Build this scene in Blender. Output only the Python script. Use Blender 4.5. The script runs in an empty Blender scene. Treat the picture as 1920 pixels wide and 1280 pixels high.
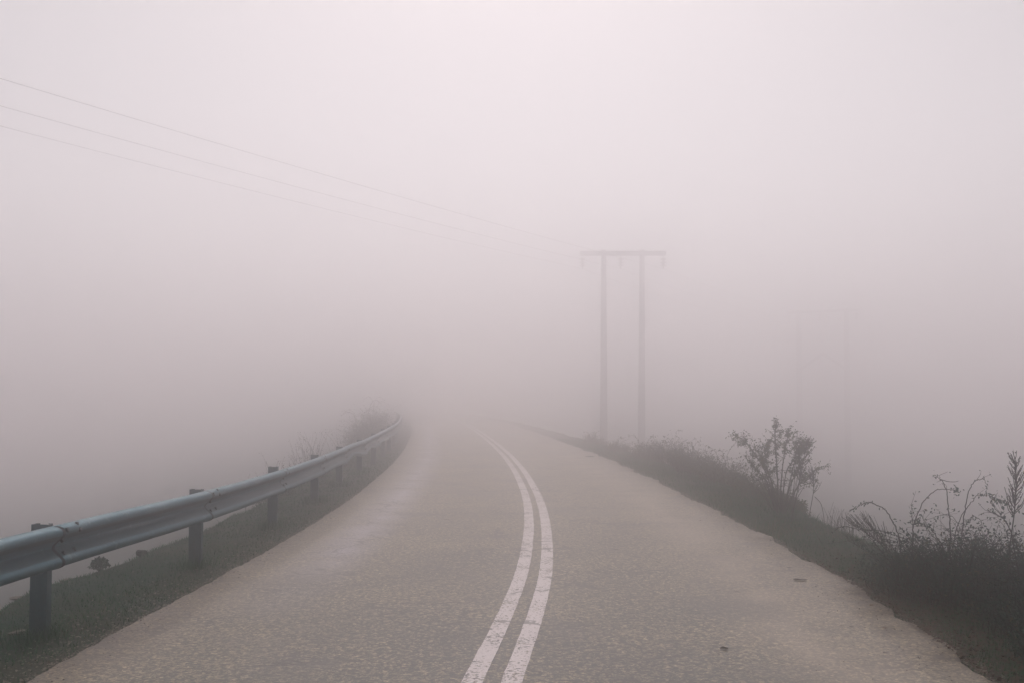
import bpy, math, random
import numpy as np
from mathutils import Vector

R = math.radians
S = bpy.context.scene
COL = S.collection

# ------------------------------------------------------------------ camera
cam = bpy.data.cameras.new("camera")
cam.sensor_width = 36.0
cam.lens = 36.0 * 2000 / 1920
cam.clip_start = 0.05
cam.clip_end = 2000
camo = bpy.data.objects.new("camera", cam)
COL.objects.link(camo)
camo.location = (0, 0, 1.7)
camo.rotation_euler = (R(90) + math.atan(102 / 2000), 0, 0)
S.camera = camo

# ------------------------------------------------------------------ sky, sun, exposure
SUN_EL, SUN_AZ = 49, 0           # degrees; azimuth measured from +Y towards +X
world = bpy.data.worlds.new("World")
S.world = world
world.use_nodes = True
nt = world.node_tree
nt.nodes.clear()
wo = nt.nodes.new("ShaderNodeOutputWorld")
bg = nt.nodes.new("ShaderNodeBackground")
sky = nt.nodes.new("ShaderNodeTexSky")
sky.sky_type = 'NISHITA'
sky.sun_disc = False
sky.sun_elevation = R(SUN_EL)
sky.sun_rotation = R(SUN_AZ)
sky.air_density = 1.0
sky.dust_density = 0.3
hs = nt.nodes.new("ShaderNodeHueSaturation")
hs.inputs['Saturation'].default_value = 0.12
tint = nt.nodes.new("ShaderNodeMix")
tint.data_type = 'RGBA'
tint.blend_type = 'MULTIPLY'
tint.inputs[0].default_value = 1.0
tint.inputs[7].default_value = (1.0, 0.93, 0.932, 1)
nt.links.new(sky.outputs[0], hs.inputs['Color'])
nt.links.new(hs.outputs[0], tint.inputs[6])
nt.links.new(tint.outputs[2], bg.inputs[0])
bg.inputs[1].default_value = 0.10
nt.links.new(bg.outputs[0], wo.inputs[0])

sl = bpy.data.lights.new("sun", 'SUN')
sl.energy = 1.5
sl.angle = R(36)
sl.color = (1.0, 0.85, 0.82)
suno = bpy.data.objects.new("sun", sl)
COL.objects.link(suno)
suno.rotation_euler = (R(90 - SUN_EL), 0, R(180 - SUN_AZ))
suno.location = (2, 60, 60)

S.view_settings.view_transform = 'Standard'
S.view_settings.look = 'None'
S.view_settings.gamma = 1
S.view_settings.exposure = 0.02
S.render.engine = 'CYCLES'
S.cycles.max_bounces = 80
S.cycles.volume_bounces = 64
S.cycles.transparent_max_bounces = 8
S.cycles.sample_clamp_indirect = 8
S.cycles.use_denoising = True
S.cycles.use_adaptive_sampling = False

HAZE_DENSITY = 0.043
HAZE_TOP = 15.0
HAZE_COLOR = (0.998, 0.988, 0.991)
HAZE_G = 0.95

rng = np.random.default_rng(7)
random.seed(7)

# ------------------------------------------------------------------ helpers
def link(name, mesh, mats, parent=None):
    o = bpy.data.objects.new(name, mesh)
    COL.objects.link(o)
    for m in (mats if isinstance(mats, (list, tuple)) else [mats]):
        mesh.materials.append(m)
    if parent:
        o.parent = parent
    return o

def tag(o, label=None, cat=None, group=None, kind=None):
    if label: o['label'] = label
    if cat: o['category'] = cat
    if group: o['group'] = group
    if kind: o['kind'] = kind
    return o

def empty(name, loc, label, cat, group=None):
    o = bpy.data.objects.new(name, None)
    COL.objects.link(o)
    o.location = loc
    o.empty_display_size = 0.2
    return tag(o, label, cat, group)

class MB:
    """collects geometry in world space; build() re-bases it on the parent's location"""
    def __init__(self):
        self.v, self.f, self.m = [], [], []
    def add(self, vs, fs, mi=0):
        b = len(self.v)
        self.v += [tuple(p) for p in vs]
        self.f += [tuple(b + i for i in f) for f in fs]
        self.m += [mi] * len(fs)
    def tube(self, pts, r0, r1=None, sides=5, mi=0, cap=True):
        pts = [Vector(p) for p in pts]
        n = len(pts)
        r1 = r0 if r1 is None else r1
        vs, fs = [], []
        for i, p in enumerate(pts):
            t = (pts[min(i + 1, n - 1)] - pts[max(i - 1, 0)])
            if t.length < 1e-9: t = Vector((0, 0, 1))
            t.normalize()
            a = Vector((0, 1, 0)) if abs(t.y) < 0.9 else Vector((1, 0, 0))
            u = t.cross(a).normalized(); w = t.cross(u)
            r = r0 + (r1 - r0) * i / max(1, n - 1)
            for k in range(sides):
                an = 2 * math.pi * k / sides
                vs.append(p + (u * math.cos(an) + w * math.sin(an)) * r)
        for i in range(n - 1):
            for k in range(sides):
                k2 = (k + 1) % sides
                fs.append((i * sides + k, i * sides + k2, (i + 1) * sides + k2, (i + 1) * sides + k))
        if cap:
            fs.append(tuple(range(sides))[::-1])
            fs.append(tuple((n - 1) * sides + k for k in range(sides)))
        self.add(vs, fs, mi)
    def box(self, c, s, rz=0, mi=0):
        cx, cy, cz = c; sx, sy, sz = (d / 2 for d in s)
        ca, sa = math.cos(rz), math.sin(rz)
        vs = []
        for z in (-sz, sz):
            for x, y in ((-sx, -sy), (sx, -sy), (sx, sy), (-sx, sy)):
                vs.append((cx + x * ca - y * sa, cy + x * sa + y * ca, cz + z))
        self.add(vs, [(3, 2, 1, 0), (4, 5, 6, 7), (0, 1, 5, 4), (1, 2, 6, 5), (2, 3, 7, 6), (3, 0, 4, 7)], mi)
    def lathe(self, c, prof, sides=12, mi=0):
        vs, fs = [], []
        for r, z in prof:
            for k in range(sides):
                a = 2 * math.pi * k / sides
                vs.append((c[0] + r * math.cos(a), c[1] + r * math.sin(a), c[2] + z))
        for i in range(len(prof) - 1):
            for k in range(sides):
                k2 = (k + 1) % sides
                fs.append((i * sides + k, i * sides + k2, (i + 1) * sides + k2, (i + 1) * sides + k))
        fs.append(tuple(range(sides))[::-1])
        fs.append(tuple((len(prof) - 1) * sides + k for k in range(sides)))
        self.add(vs, fs, mi)
    def leaf(self, p, d, up, L, W, mi=0):
        p = Vector(p); d = Vector(d).normalized(); up = Vector(up)
        s = d.cross(up)
        if s.length < 1e-4: s = d.cross(Vector((1, 0.3, 0)))
        s.normalize(); n = s.cross(d)
        a = p + d * L * 0.45 + s * W * 0.5 + n * W * 0.18
        b = p + d * L * 0.45 - s * W * 0.5 + n * W * 0.18
        e = p + d * L - n * L * 0.12
        m = p + d * L * 0.5
        self.add([p, a, m, b, e], [(0, 2, 1), (0, 3, 2), (1, 2, 4), (2, 3, 4)], mi)
    def build(self, name, mats, parent=None, smooth=False, base=None):
        me = bpy.data.meshes.new(name)
        off = Vector(parent.location) if parent else Vector(base or (0, 0, 0))
        if parent and parent.parent: off = off + parent.parent.location
        me.from_pydata([(x - off.x, y - off.y, z - off.z) for x, y, z in self.v], [], self.f)
        me.polygons.foreach_set('material_index', self.m)
        if smooth: me.polygons.foreach_set('use_smooth', [True] * len(self.f))
        me.update()
        o = link(name, me, mats, parent)
        if not parent and base: o.location = base
        return o

def np_mesh(name, V, F, mats, midx=None, smooth=False):
    """V (n,3), F (m,k) arrays"""
    me = bpy.data.meshes.new(name)
    k = F.shape[1]
    me.vertices.add(len(V)); me.vertices.foreach_set('co', V.astype(np.float32).ravel())
    me.loops.add(F.size); me.loops.foreach_set('vertex_index', F.astype(np.int32).ravel())
    me.polygons.add(len(F))
    me.polygons.foreach_set('loop_start', (np.arange(len(F)) * k).astype(np.int32))
    if midx is not None: me.polygons.foreach_set('material_index', midx.astype(np.int32))
    if smooth: me.polygons.foreach_set('use_smooth', np.ones(len(F), bool))
    me.update(calc_edges=True)
    me.validate()
    return link(name, me, mats)

def noise1(t, seed=0, octv=3):
    """smooth 1-D noise, about -1..1"""
    t = np.asarray(t, float); out = np.zeros_like(t); a = 1.0
    r = np.random.default_rng(seed)
    for o in range(octv):
        tab = r.uniform(-1, 1, 4096)
        x = t * (2 ** o) + 517.3 * (o + 1)
        i = np.floor(x).astype(int); fr = x - i; fr = fr * fr * (3 - 2 * fr)
        out += a * (tab[i % 4096] * (1 - fr) + tab[(i + 1) % 4096] * fr)
        a *= 0.5
    return out / 1.75

def noise2(x, y, seed=0, octv=3):
    x = np.asarray(x, float); y = np.asarray(y, float); out = np.zeros(np.broadcast(x, y).shape); a = 1.0
    r = np.random.default_rng(seed)
    for o in range(octv):
        tab = r.uniform(-1, 1, (256, 256))
        X = x * 2 ** o + 31.7 * o; Y = y * 2 ** o + 11.3 * o
        i = np.floor(X).astype(int); j = np.floor(Y).astype(int)
        fx = X - i; fy = Y - j; fx = fx * fx * (3 - 2 * fx); fy = fy * fy * (3 - 2 * fy)
        i0, i1, j0, j1 = i % 256, (i + 1) % 256, j % 256, (j + 1) % 256
        out = out + a * ((tab[i0, j0] * (1 - fx) + tab[i1, j0] * fx) * (1 - fy) + (tab[i0, j1] * (1 - fx) + tab[i1, j1] * fx) * fy)
        a *= 0.5
    return out / 1.75

# ------------------------------------------------------------------ materials
def mat(name, rough=0.8, col=(0.5, 0.5, 0.5), metal=0.0, spec=0.5):
    m = bpy.data.materials.new(name); m.use_nodes = True
    b = m.node_tree.nodes['Principled BSDF']
    b.inputs['Base Color'].default_value = (*col, 1)
    b.inputs['Roughness'].default_value = rough
    b.inputs['Metallic'].default_value = metal
    b.inputs['Specular IOR Level'].default_value = spec
    return m, m.node_tree, b

class G:
    """tiny node-graph builder"""
    def __init__(s, t): s.t = t; s.co = None
    def n(s, typ, **k):
        x = s.t.nodes.new(typ)
        for a, b in k.items(): setattr(x, a, b)
        return x
    def l(s, a, b): s.t.links.new(a, b)
    def coord(s, out='Object'):
        if s.co is None: s.co = s.n('ShaderNodeTexCoord')
        return s.co.outputs[out]
    def mapping(s, vec, scale):
        m = s.n('ShaderNodeMapping'); s.l(vec, m.inputs[0]); m.inputs['Scale'].default_value = scale
        return m.outputs[0]
    def noise(s, vec, scale, detail=3, rough=0.55, dist=0.0):
        x = s.n('ShaderNodeTexNoise'); s.l(vec, x.inputs['Vector'])
        x.inputs['Scale'].default_value = scale; x.inputs['Detail'].default_value = detail
        x.inputs['Roughness'].default_value = rough; x.inputs['Distortion'].default_value = dist
        return x.outputs['Fac']
    def vor(s, vec, scale, feature='F1', out='Distance', rnd=1.0):
        x = s.n('ShaderNodeTexVoronoi', feature=feature); s.l(vec, x.inputs['Vector'])
        x.inputs['Scale'].default_value = scale; x.inputs['Randomness'].default_value = rnd
        return x.outputs[out]
    def ramp(s, fac, *stops):
        x = s.n('ShaderNodeValToRGB'); s.l(fac, x.inputs[0])
        e = x.color_ramp.elements
        while len(e) < len(stops): e.new(0.5)
        for i, (p, c) in enumerate(stops):
            e[i].position = p
            e[i].color = (c, c, c, 1) if isinstance(c, (int, float)) else (*c, 1)
        return x.outputs[0]
    def mix(s, fac, a, b, mode='MIX'):
        x = s.n('ShaderNodeMix', data_type='RGBA', blend_type=mode)
        for k, v in ((0, fac), (6, a), (7, b)):
            sock = x.inputs[k]
            if isinstance(v, (int, float)): sock.default_value = v if k == 0 else (v, v, v, 1)
            elif isinstance(v, tuple): sock.default_value = (*v, 1)
            else: s.l(v, sock)
        return x.outputs[2]
    def math(s, op, a, b=0.0):
        x = s.n('ShaderNodeMath', operation=op)
        for i, v in enumerate((a, b)):
            if isinstance(v, (int, float)): x.inputs[i].default_value = v
            else: s.l(v, x.inputs[i])
        return x.outputs[0]
    def bump(s, h, strength, dist, bsdf):
        x = s.n('ShaderNodeBump'); s.l(h, x.inputs['Height'])
        x.inputs['Strength'].default_value = strength; x.inputs['Distance'].default_value = dist
        s.l(x.outputs[0], bsdf.inputs['Normal'])

def asphalt_graph(g, b):
    """aged warm grey chip-seal; returns colour socket and height socket. UV = (offset from road middle, distance) in metres"""
    uv = g.n('ShaderNodeUVMap'); uv.uv_map = 'lane'
    sep = g.n('ShaderNodeSeparateXYZ'); g.l(uv.outputs[0], sep.inputs[0])
    P = g.coord()
    big = g.noise(P, 0.55, 4, 0.6)
    mid = g.noise(P, 3.0, 4, 0.65)
    col = g.mix(g.ramp(big, (0.32, 0.0), (0.68, 1.0)), (0.225, 0.196, 0.120), (0.31, 0.268, 0.162))
    col = g.mix(g.ramp(mid, (0.35, 0.0), (0.7, 0.45)), col, (0.115, 0.110, 0.086))
    # stones of the aggregate: each cell its own tone
    st = g.n('ShaderNodeTexVoronoi'); g.l(P, st.inputs['Vector']); st.inputs['Scale'].default_value = 58
    sep2 = g.n('ShaderNodeSeparateXYZ'); g.l(st.outputs['Color'], sep2.inputs[0])
    tone = g.ramp(sep2.outputs[0], (0.0, 0.03), (0.22, 0.25), (0.38, 0.95), (0.8, 1.3), (1.0, 2.3))
    col = g.mix(1.0, col, tone, 'MULTIPLY')
    # binder gaps and pits
    pit = g.noise(g.mapping(P, (1, 1, 1)), 26, 3, 0.7)
    col = g.mix(g.ramp(pit, (0.40, 0.95), (0.49, 0.0)), col, (0.035, 0.045, 0.048))
    # bluish worn wheel track in the left lane
    tr = g.math('SUBTRACT', 1.0, g.math('MULTIPLY', g.math('ABSOLUTE', g.math('ADD', sep.outputs[0], 2.05)), 2.2))
    tr = g.math('MULTIPLY', g.math('MAXIMUM', tr, 0.0), g.ramp(g.noise(P, 1.3, 3), (0.3, 0.3), (0.6, 1.0)))
    far = g.ramp(g.math('MULTIPLY', sep.outputs[1], 0.05), (0.40, 0.0), (0.56, 1.0))
    tr = g.math('MULTIPLY', tr, far)
    col = g.mix(g.math('MULTIPLY', tr, 0.9), col, (0.34, 0.32, 0.36))
    u, v = sep.outputs[0], sep.outputs[1]
    def band(c, k):
        return g.math('MAXIMUM', g.math('SUBTRACT', 1.0, g.math('MULTIPLY', g.math('ABSOLUTE', g.math('SUBTRACT', u, c)), k)), 0.0)
    # dark binder showing between the stones: ragged flecks, thicker in the lane middles
    bd = g.math('ADD', g.math('ADD', band(-0.85, 0.6), band(0.95, 0.7)), 0.25)
    near = g.ramp(g.math('ADD', g.math('MULTIPLY', v, 0.05), g.math('MULTIPLY', g.noise(P, 0.9, 4), 0.25)), (0.42, 1.0), (0.95, 0.15))
    fl = g.noise(g.mapping(P, (1.0, 0.7, 1)), 20, 8, 0.84, 0.2)
    pt = g.noise(P, 0.75, 5, 0.65)
    th = g.math('ADD', fl, g.math('MULTIPLY', g.math('SUBTRACT', pt, 0.5), 0.22))
    th = g.math('SUBTRACT', th, g.math('MULTIPLY', g.math('MULTIPLY', bd, near), 0.06))
    col = g.mix(g.ramp(th, (0.40, 0.95), (0.48, 0.0)), col, (0.022, 0.036, 0.036))
    col = g.mix(g.ramp(th, (0.57, 0.0), (0.68, 0.45)), col, (0.38, 0.335, 0.26))
    # fine cracks
    wv = g.n('ShaderNodeVectorMath', operation='ADD')
    nz = g.n('ShaderNodeTexNoise'); g.l(P, nz.inputs['Vector']); nz.inputs['Scale'].default_value = 3.0; nz.inputs['Detail'].default_value = 4
    g.l(nz.outputs['Color'], wv.inputs[0]); g.l(P, wv.inputs[1])
    cr = g.vor(wv.outputs[0], 0.8, 'DISTANCE_TO_EDGE')
    crm = g.math('MULTIPLY', g.ramp(cr, (0.010, 1.0), (0.032, 0.0)), g.ramp(g.noise(P, 0.8, 2), (0.46, 0.0), (0.56, 0.9)))
    col = g.mix(crm, col, (0.03, 0.035, 0.036))
    tr2 = g.math('MULTIPLY', band(2.0, 1.6), g.ramp(g.noise(P, 1.1, 4), (0.35, 0.1), (0.6, 0.55)))
    col = g.mix(tr2, col, (0.37, 0.315, 0.25))
    rep = g.ramp(g.noise(g.mapping(P, (1.0, 0.45, 1)), 0.8, 5, 0.6), (0.56, 0.0), (0.60, 0.32))
    col = g.mix(rep, col, (0.10, 0.10, 0.092))
    # dusty pale margins
    edge = g.ramp(g.math('MULTIPLY', g.math('ABSOLUTE', sep.outputs[0]), 0.33), (0.72, 0.0), (1.0, 0.4))
    col = g.mix(edge, col, (0.30, 0.25, 0.215))
    h = g.math('ADD', g.math('MULTIPLY', g.math('SUBTRACT', 1.0, st.outputs['Distance']), 0.5), g.math('SUBTRACT', pit, crm))
    rr = g.mix(tr, 0.55, 0.38)
    g.l(rr, b.inputs['Roughness'])
    return col, h, P, pit, crm

def make_road_mats():
    m, t, b = mat('aged_asphalt', 0.6, spec=0.6)
    g = G(t); col, h, P, pit, crm = asphalt_graph(g, b)
    g.l(col, b.inputs['Base Color']); g.bump(h, 0.35, 0.005, b)
    m2, t2, b2 = mat('worn_road_paint', 0.7)
    g = G(t2); col, h, P, pit, crm = asphalt_graph(g, b2)
    sp = g.noise(P, 34, 4, 0.75)
    pa = g.noise(P, 2.2, 3)
    thr = g.math('ADD', sp, g.math('MULTIPLY', g.math('SUBTRACT', pa, 0.5), 0.35))
    worn = g.ramp(thr, (0.405, 1.0), (0.455, 0.0))
    worn = g.math('MAXIMUM', worn, g.math('MULTIPLY', crm, 0.8))
    paint = g.mix(g.ramp(g.noise(P, 60, 2), (0.3, 0.0), (0.7, 1.0)), (0.64, 0.60, 0.60), (0.76, 0.72, 0.72))
    g.l(g.mix(worn, paint, col), b2.inputs['Base Color']); g.bump(h, 0.3, 0.004, b2)
    return m, m2
M_ROAD, M_PAINT = make_road_mats()

def make_ground():
    m, t, b = mat('verge_soil', 0.95, spec=0.15)
    g = G(t); P = g.coord()
    a = g.noise(P, 0.9, 4, 0.6); c = g.noise(P, 14, 4, 0.7)
    col = g.mix(g.ramp(a, (0.4, 0.0), (0.62, 1.0)), (0.006, 0.036, 0.024), (0.030, 0.038, 0.022))
    col = g.mix(g.ramp(c, (0.45, 0.0), (0.7, 0.8)), col, (0.014, 0.034, 0.020))
    st = g.n('ShaderNodeTexVoronoi'); g.l(P, st.inputs['Vector']); st.inputs['Scale'].default_value = 30
    sp = g.n('ShaderNodeSeparateXYZ'); g.l(st.outputs['Color'], sp.inputs[0])
    k = g.math('MULTIPLY', g.ramp(sp.outputs[0], (0.90, 0.0), (0.94, 1.0)), g.ramp(st.outputs['Distance'], (0.2, 1.0), (0.4, 0.0)))
    col = g.mix(g.math('MULTIPLY', k, 0.7), col, (0.17, 0.15, 0.125))
    at = g.n('ShaderNodeAttribute'); at.attribute_name = 'fog_bounce'
    md = g.math('MULTIPLY', at.outputs['Fac'], g.ramp(g.noise(P, 0.06, 4), (0.3, 0.6), (0.6, 1.0)))
    col = g.mix(md, col, (0.165, 0.195, 0.190))  # pale far ground, added to bounce light up into the low fog
    g.l(col, b.inputs['Base Color']); g.bump(c, 0.8, 0.03, b)
    return m
M_GROUND = make_ground()

def leafy(name, c1, c2, scale=3.0, rough=0.7, trans=0.0):
    m, t, b = mat(name, rough, spec=0.25)
    g = G(t)
    n = g.noise(g.coord(), scale, 3, 0.6)
    g.l(g.mix(g.ramp(n, (0.35, 0.0), (0.65, 1.0)), c1, c2), b.inputs['Base Color'])
    if trans:
        tr = g.n('ShaderNodeBsdfTranslucent'); tr.inputs[0].default_value = (*c2, 1)
        mx = g.n('ShaderNodeMixShader'); mx.inputs[0].default_value = trans
        g.l(b.outputs[0], mx.inputs[1]); g.l(tr.outputs[0], mx.inputs[2])
        g.l(mx.outputs[0], t.nodes['Material Output'].inputs[0])
    return m
M_GRASS = leafy('verge_grass', (0.004, 0.080, 0.042), (0.022, 0.155, 0.058), 2.0, 0.75)
M_DRY = leafy('dry_grass', (0.14, 0.11, 0.06), (0.22, 0.17, 0.10), 9.0, 0.85)
M_LEAF = leafy('bramble_leaf', (0.004, 0.036, 0.028), (0.010, 0.072, 0.048), 7.0, 0.55, 0.2)
M_LEAF2 = leafy('yellowing_leaf', (0.16, 0.12, 0.03), (0.10, 0.09, 0.03), 9.0, 0.6, 0.2)
M_SHRUB = leafy('shrub_leaf', (0.030, 0.066, 0.036), (0.085, 0.115, 0.052), 5.0, 0.6, 0.25)
M_STEM = leafy('stem_bark', (0.016, 0.018, 0.018), (0.040, 0.036, 0.034), 14.0, 0.8)
M_STEMP = leafy('pale_stem', (0.05, 0.055, 0.055), (0.10, 0.095, 0.085), 14.0, 0.8)
M_LITTER = leafy('leaf_litter', (0.030, 0.022, 0.016), (0.085, 0.050, 0.028), 11.0, 0.85)
M_FALLEN = leafy('fallen_leaf_brown', (0.025, 0.022, 0.022), (0.05, 0.038, 0.030), 30.0, 0.7)
M_FALLENY = leafy('fallen_leaf_ochre', (0.16, 0.095, 0.035), (0.24, 0.15, 0.05), 30.0, 0.7)
M_STONE = leafy('pale_stone', (0.20, 0.175, 0.155), (0.32, 0.28, 0.25), 12.0, 0.9)
M_ROCK = leafy('dark_rock', (0.030, 0.035, 0.035), (0.07, 0.07, 0.068), 10.0, 0.9)
M_WOOD = leafy('weathered_pole_wood', (0.18, 0.16, 0.17), (0.27, 0.24, 0.25), 2.0, 0.85)
M_INS = mat('brown_glaze', 0.4, (0.11, 0.08, 0.075))[0]
M_WIRE = mat('cable_aluminium', 0.6, (0.09, 0.085, 0.085), 0.3)[0]

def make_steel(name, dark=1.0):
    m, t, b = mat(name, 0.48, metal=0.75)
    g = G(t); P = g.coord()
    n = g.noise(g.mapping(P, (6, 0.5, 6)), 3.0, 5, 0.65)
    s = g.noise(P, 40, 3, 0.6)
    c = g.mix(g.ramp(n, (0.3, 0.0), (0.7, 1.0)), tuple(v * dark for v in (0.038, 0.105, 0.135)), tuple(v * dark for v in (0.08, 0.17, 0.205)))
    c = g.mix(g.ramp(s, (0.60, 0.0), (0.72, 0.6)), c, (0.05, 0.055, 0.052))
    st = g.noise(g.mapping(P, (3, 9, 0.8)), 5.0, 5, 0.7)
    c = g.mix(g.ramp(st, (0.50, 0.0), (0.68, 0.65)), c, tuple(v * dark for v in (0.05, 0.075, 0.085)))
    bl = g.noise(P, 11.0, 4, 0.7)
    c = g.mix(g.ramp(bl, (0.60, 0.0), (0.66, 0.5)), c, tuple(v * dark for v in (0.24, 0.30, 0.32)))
    g.l(c, b.inputs['Base Color'])
    g.l(g.ramp(n, (0.3, 0.40), (0.7, 0.62)), b.inputs['Roughness'])
    g.bump(s, 0.12, 0.003, b)
    return m
M_STEEL = make_steel('galvanised_steel')
M_STEELSHADE = make_steel('steel_fold_shade', 0.45)  # darker copy of the steel: shade of the beam's folds put into colour
M_STEELP = make_steel('galvanised_post', 0.7)
M_LAPSHADE = mat('lap_gap_shade', 0.95, (0.004, 0.005, 0.006), 0.0, 0.1)[0]  # near-black band painted on the lap ends as the shadow of the gap
M_BOLT = mat('bolt_steel', 0.6, (0.03, 0.035, 0.038), 0.4)[0]

# ------------------------------------------------------------------ road edges
LE = np.array([(-30, -3.3), (0, -2.98), (6.42, -2.90), (9.1, -2.80), (13.3, -2.67), (17.3, -2.67), (21.3, -2.77), (29, -3.12), (36, -3.58), (43.8, -4.18), (52, -4.85), (58.9, -5.5), (70, -6.7), (85, -8.7), (130, -17)])
RE = np.array([(-30, 2.3), (0, 2.72), (6.42, 2.88), (8.9, 3.05), (11.3, 3.08), (14.7, 3.08), (17.75, 3.0), (22.4, 2.88), (25.7, 2.74), (32.5, 2.42), (38.8, 1.93), (51.7, 1.0), (60, 0.28), (72, -0.85), (87, -2.75), (130, -10)])
L1 = np.array([(-30, -1.7), (0, -0.75), (6.42, -0.24), (7.87, -0.10), (10.17, 0.08), (12.8, 0.19), (16.5, 0.245), (21.66, 0.15), (29, -0.16), (36.7, -0.64), (46.8, -1.38), (58.9, -2.38), (72, -3.65), (87, -5.6), (130, -13.4)])
def cubic(tab):
    """smooth (monotone-ish) interpolation through a table of (y, x)"""
    y, x = tab[:, 0], tab[:, 1]
    d = np.gradient(x, y)
    def f(t):
        t = np.clip(np.asarray(t, float), y[0], y[-1])
        i = np.clip(np.searchsorted(y, t, side='right') - 1, 0, len(y) - 2)
        h = y[i + 1] - y[i]; s = (t - y[i]) / h
        return ((2 * s**3 - 3 * s**2 + 1) * x[i] + (s**3 - 2 * s**2 + s) * h * d[i] + (-2 * s**3 + 3 * s**2) * x[i + 1] + (s**3 - s**2) * h * d[i + 1])
    return f
fL, fR, fC = cubic(LE), cubic(RE), cubic(L1)

def ground_z(x, y):
    x = np.asarray(x, float); y = np.asarray(y, float)
    eL = fL(y) - x; eR = x - fR(y)
    z = np.full(np.broadcast(x, y).shape, -0.06)
    # left: verge, then a steep fall into the valley
    cl = np.clip(eL, 0, None)
    zl = -0.030 - 0.05 * cl
    brk = 1.55 + 0.28 * noise1(y * 0.55, 5) 
    dl = np.clip(eL - brk, 0, None)
    zl = zl - 6.0 * (1 - np.exp(-dl * 0.62 / 6.0)) - 0.02 * np.clip(dl, 0, 150)
    cr = np.clip(eR, 0, None)
    zr = -0.025 - 0.04 * cr
    brk = 1.35 + 0.25 * noise1(y * 0.5, 9)
    dr = np.clip(eR - brk, 0, None)
    zr = zr - 5.0 * (1 - np.exp(-dr * 0.5 / 5.0)) - 0.012 * np.clip(dr, 0, 150)
    z = np.where(eL > 0, np.minimum(zl, -0.06 + eL * 0.5), z)
    z = np.where(eR > 0, np.minimum(zr, -0.06 + eR * 0.5), z)
    out = np.maximum(eL, eR)
    amp = np.clip((out - 0.1) * 0.5, 0, 1)
    z = z + amp * (0.035 * noise2(x * 2.2, y * 2.2, 3) + np.clip(out - 3, 0, 6) * 0.06 * noise2(x * 0.35, y * 0.35, 4))
    return z
def gz(x, y): return float(ground_z(x, y))

# ------------------------------------------------------------------ terrain: one sheet
def axis(fine0, fine1, step, lo, hi, grow=1.12):
    a = list(np.arange(fine0, fine1 + 1e-6, step))
    s = step; p = fine1
    while p < hi: s *= grow; p += s; a.append(min(p, hi))
    s = step; p = fine0; b = []
    while p > lo: s *= grow; p -= s; b.append(max(p, lo))
    return np.array(b[::-1] + a)
xs = axis(-7.5, 7.5, 0.09, -320, 320)
ys = axis(4.0, 34.0, 0.11, -120, 420, 1.07)
X, Y = np.meshgrid(xs, ys)
Z = ground_z(X, Y)
V = np.stack([X, Y, Z], -1).reshape(-1, 3)
nx, ny = len(xs), len(ys)
idx = np.arange(nx * ny).reshape(ny, nx)
F = np.stack([idx[:-1, :-1], idx[:-1, 1:], idx[1:, 1:], idx[1:, :-1]], -1).reshape(-1, 4)
terrain = np_mesh('ground', V, F, M_GROUND, smooth=True)
off_ = np.maximum(fL(V[:, 1]) - V[:, 0], V[:, 0] - fR(V[:, 1]))
at_ = terrain.data.attributes.new('fog_bounce', 'FLOAT', 'POINT')  # mask of the added pale ground that brightens the fog from below
at_.data.foreach_set('value', np.maximum(0.75 * np.clip((off_ - 9) / 12, 0, 1), np.clip((off_ - 1.5) / 2, 0, 1) * np.clip((V[:, 1] - 52) / 15, 0, 1) * np.clip(1 - (np.abs(V[:, 0]) - 14) / 20, 0.0, 1)).astype(np.float32))
tag(terrain, 'dark green and brown ground of the verges and valley slopes', 'ground', kind='structure')

# ------------------------------------------------------------------ road
def road_mesh():
    ys = np.concatenate([np.arange(-28, 4, 0.5), np.arange(4, 30, 0.05), np.arange(30, 70, 0.15), np.arange(70, 125, 1.0)])
    jl = 0.022 * noise1(ys * 2.0, 1, 4) + 0.015 * noise1(ys * 9, 2, 2)
    jr = 0.10 * noise1(ys * 0.9, 3, 2) + 0.055 * noise1(ys * 3.2, 6, 3) + 0.02 * noise1(ys * 11, 4, 2)
    l = fL(ys) + jl; r = fR(ys) + jr
    nc = 14
    rows = []
    for k in range(nc + 1):
        rows.append(np.stack([l + (r - l) * k / nc, ys, np.zeros_like(ys)], -1))
    lo = rows[0].copy(); lo[:, 2] = -0.07; lo[:, 0] -= 0.012
    hi = rows[-1].copy(); hi[:, 2] = -0.07; hi[:, 0] += 0.02
    rows = [lo] + rows + [hi]
    A = np.stack(rows, 1)                      # (ny, nc+3, 3)
    n, k = A.shape[:2]
    idx = np.arange(n * k).reshape(n, k)
    F = np.stack([idx[:-1, :-1], idx[:-1, 1:], idx[1:, 1:], idx[1:, :-1]], -1).reshape(-1, 4)
    Vv = A.reshape(-1, 3)
    o = np_mesh('road', Vv, F, M_ROAD)
    set_uv(o)
    return o
def set_uv(o):
    me = o.data
    uvl = me.uv_layers.new(name='lane')
    co = np.empty(len(me.vertices) * 3, np.float32); me.vertices.foreach_get('co', co); co = co.reshape(-1, 3)
    li = np.empty(len(me.loops), np.int32); me.loops.foreach_get('vertex_index', li)
    mid = (fL(co[:, 1]) + fR(co[:, 1])) / 2
    uv = np.stack([co[:, 0] - mid, co[:, 1]], -1)[li]
    uvl.data.foreach_set('uv', uv.astype(np.float32).ravel())
road = road_mesh()
tag(road, 'worn warm grey asphalt road curving left into the fog', 'road', kind='structure')

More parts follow.
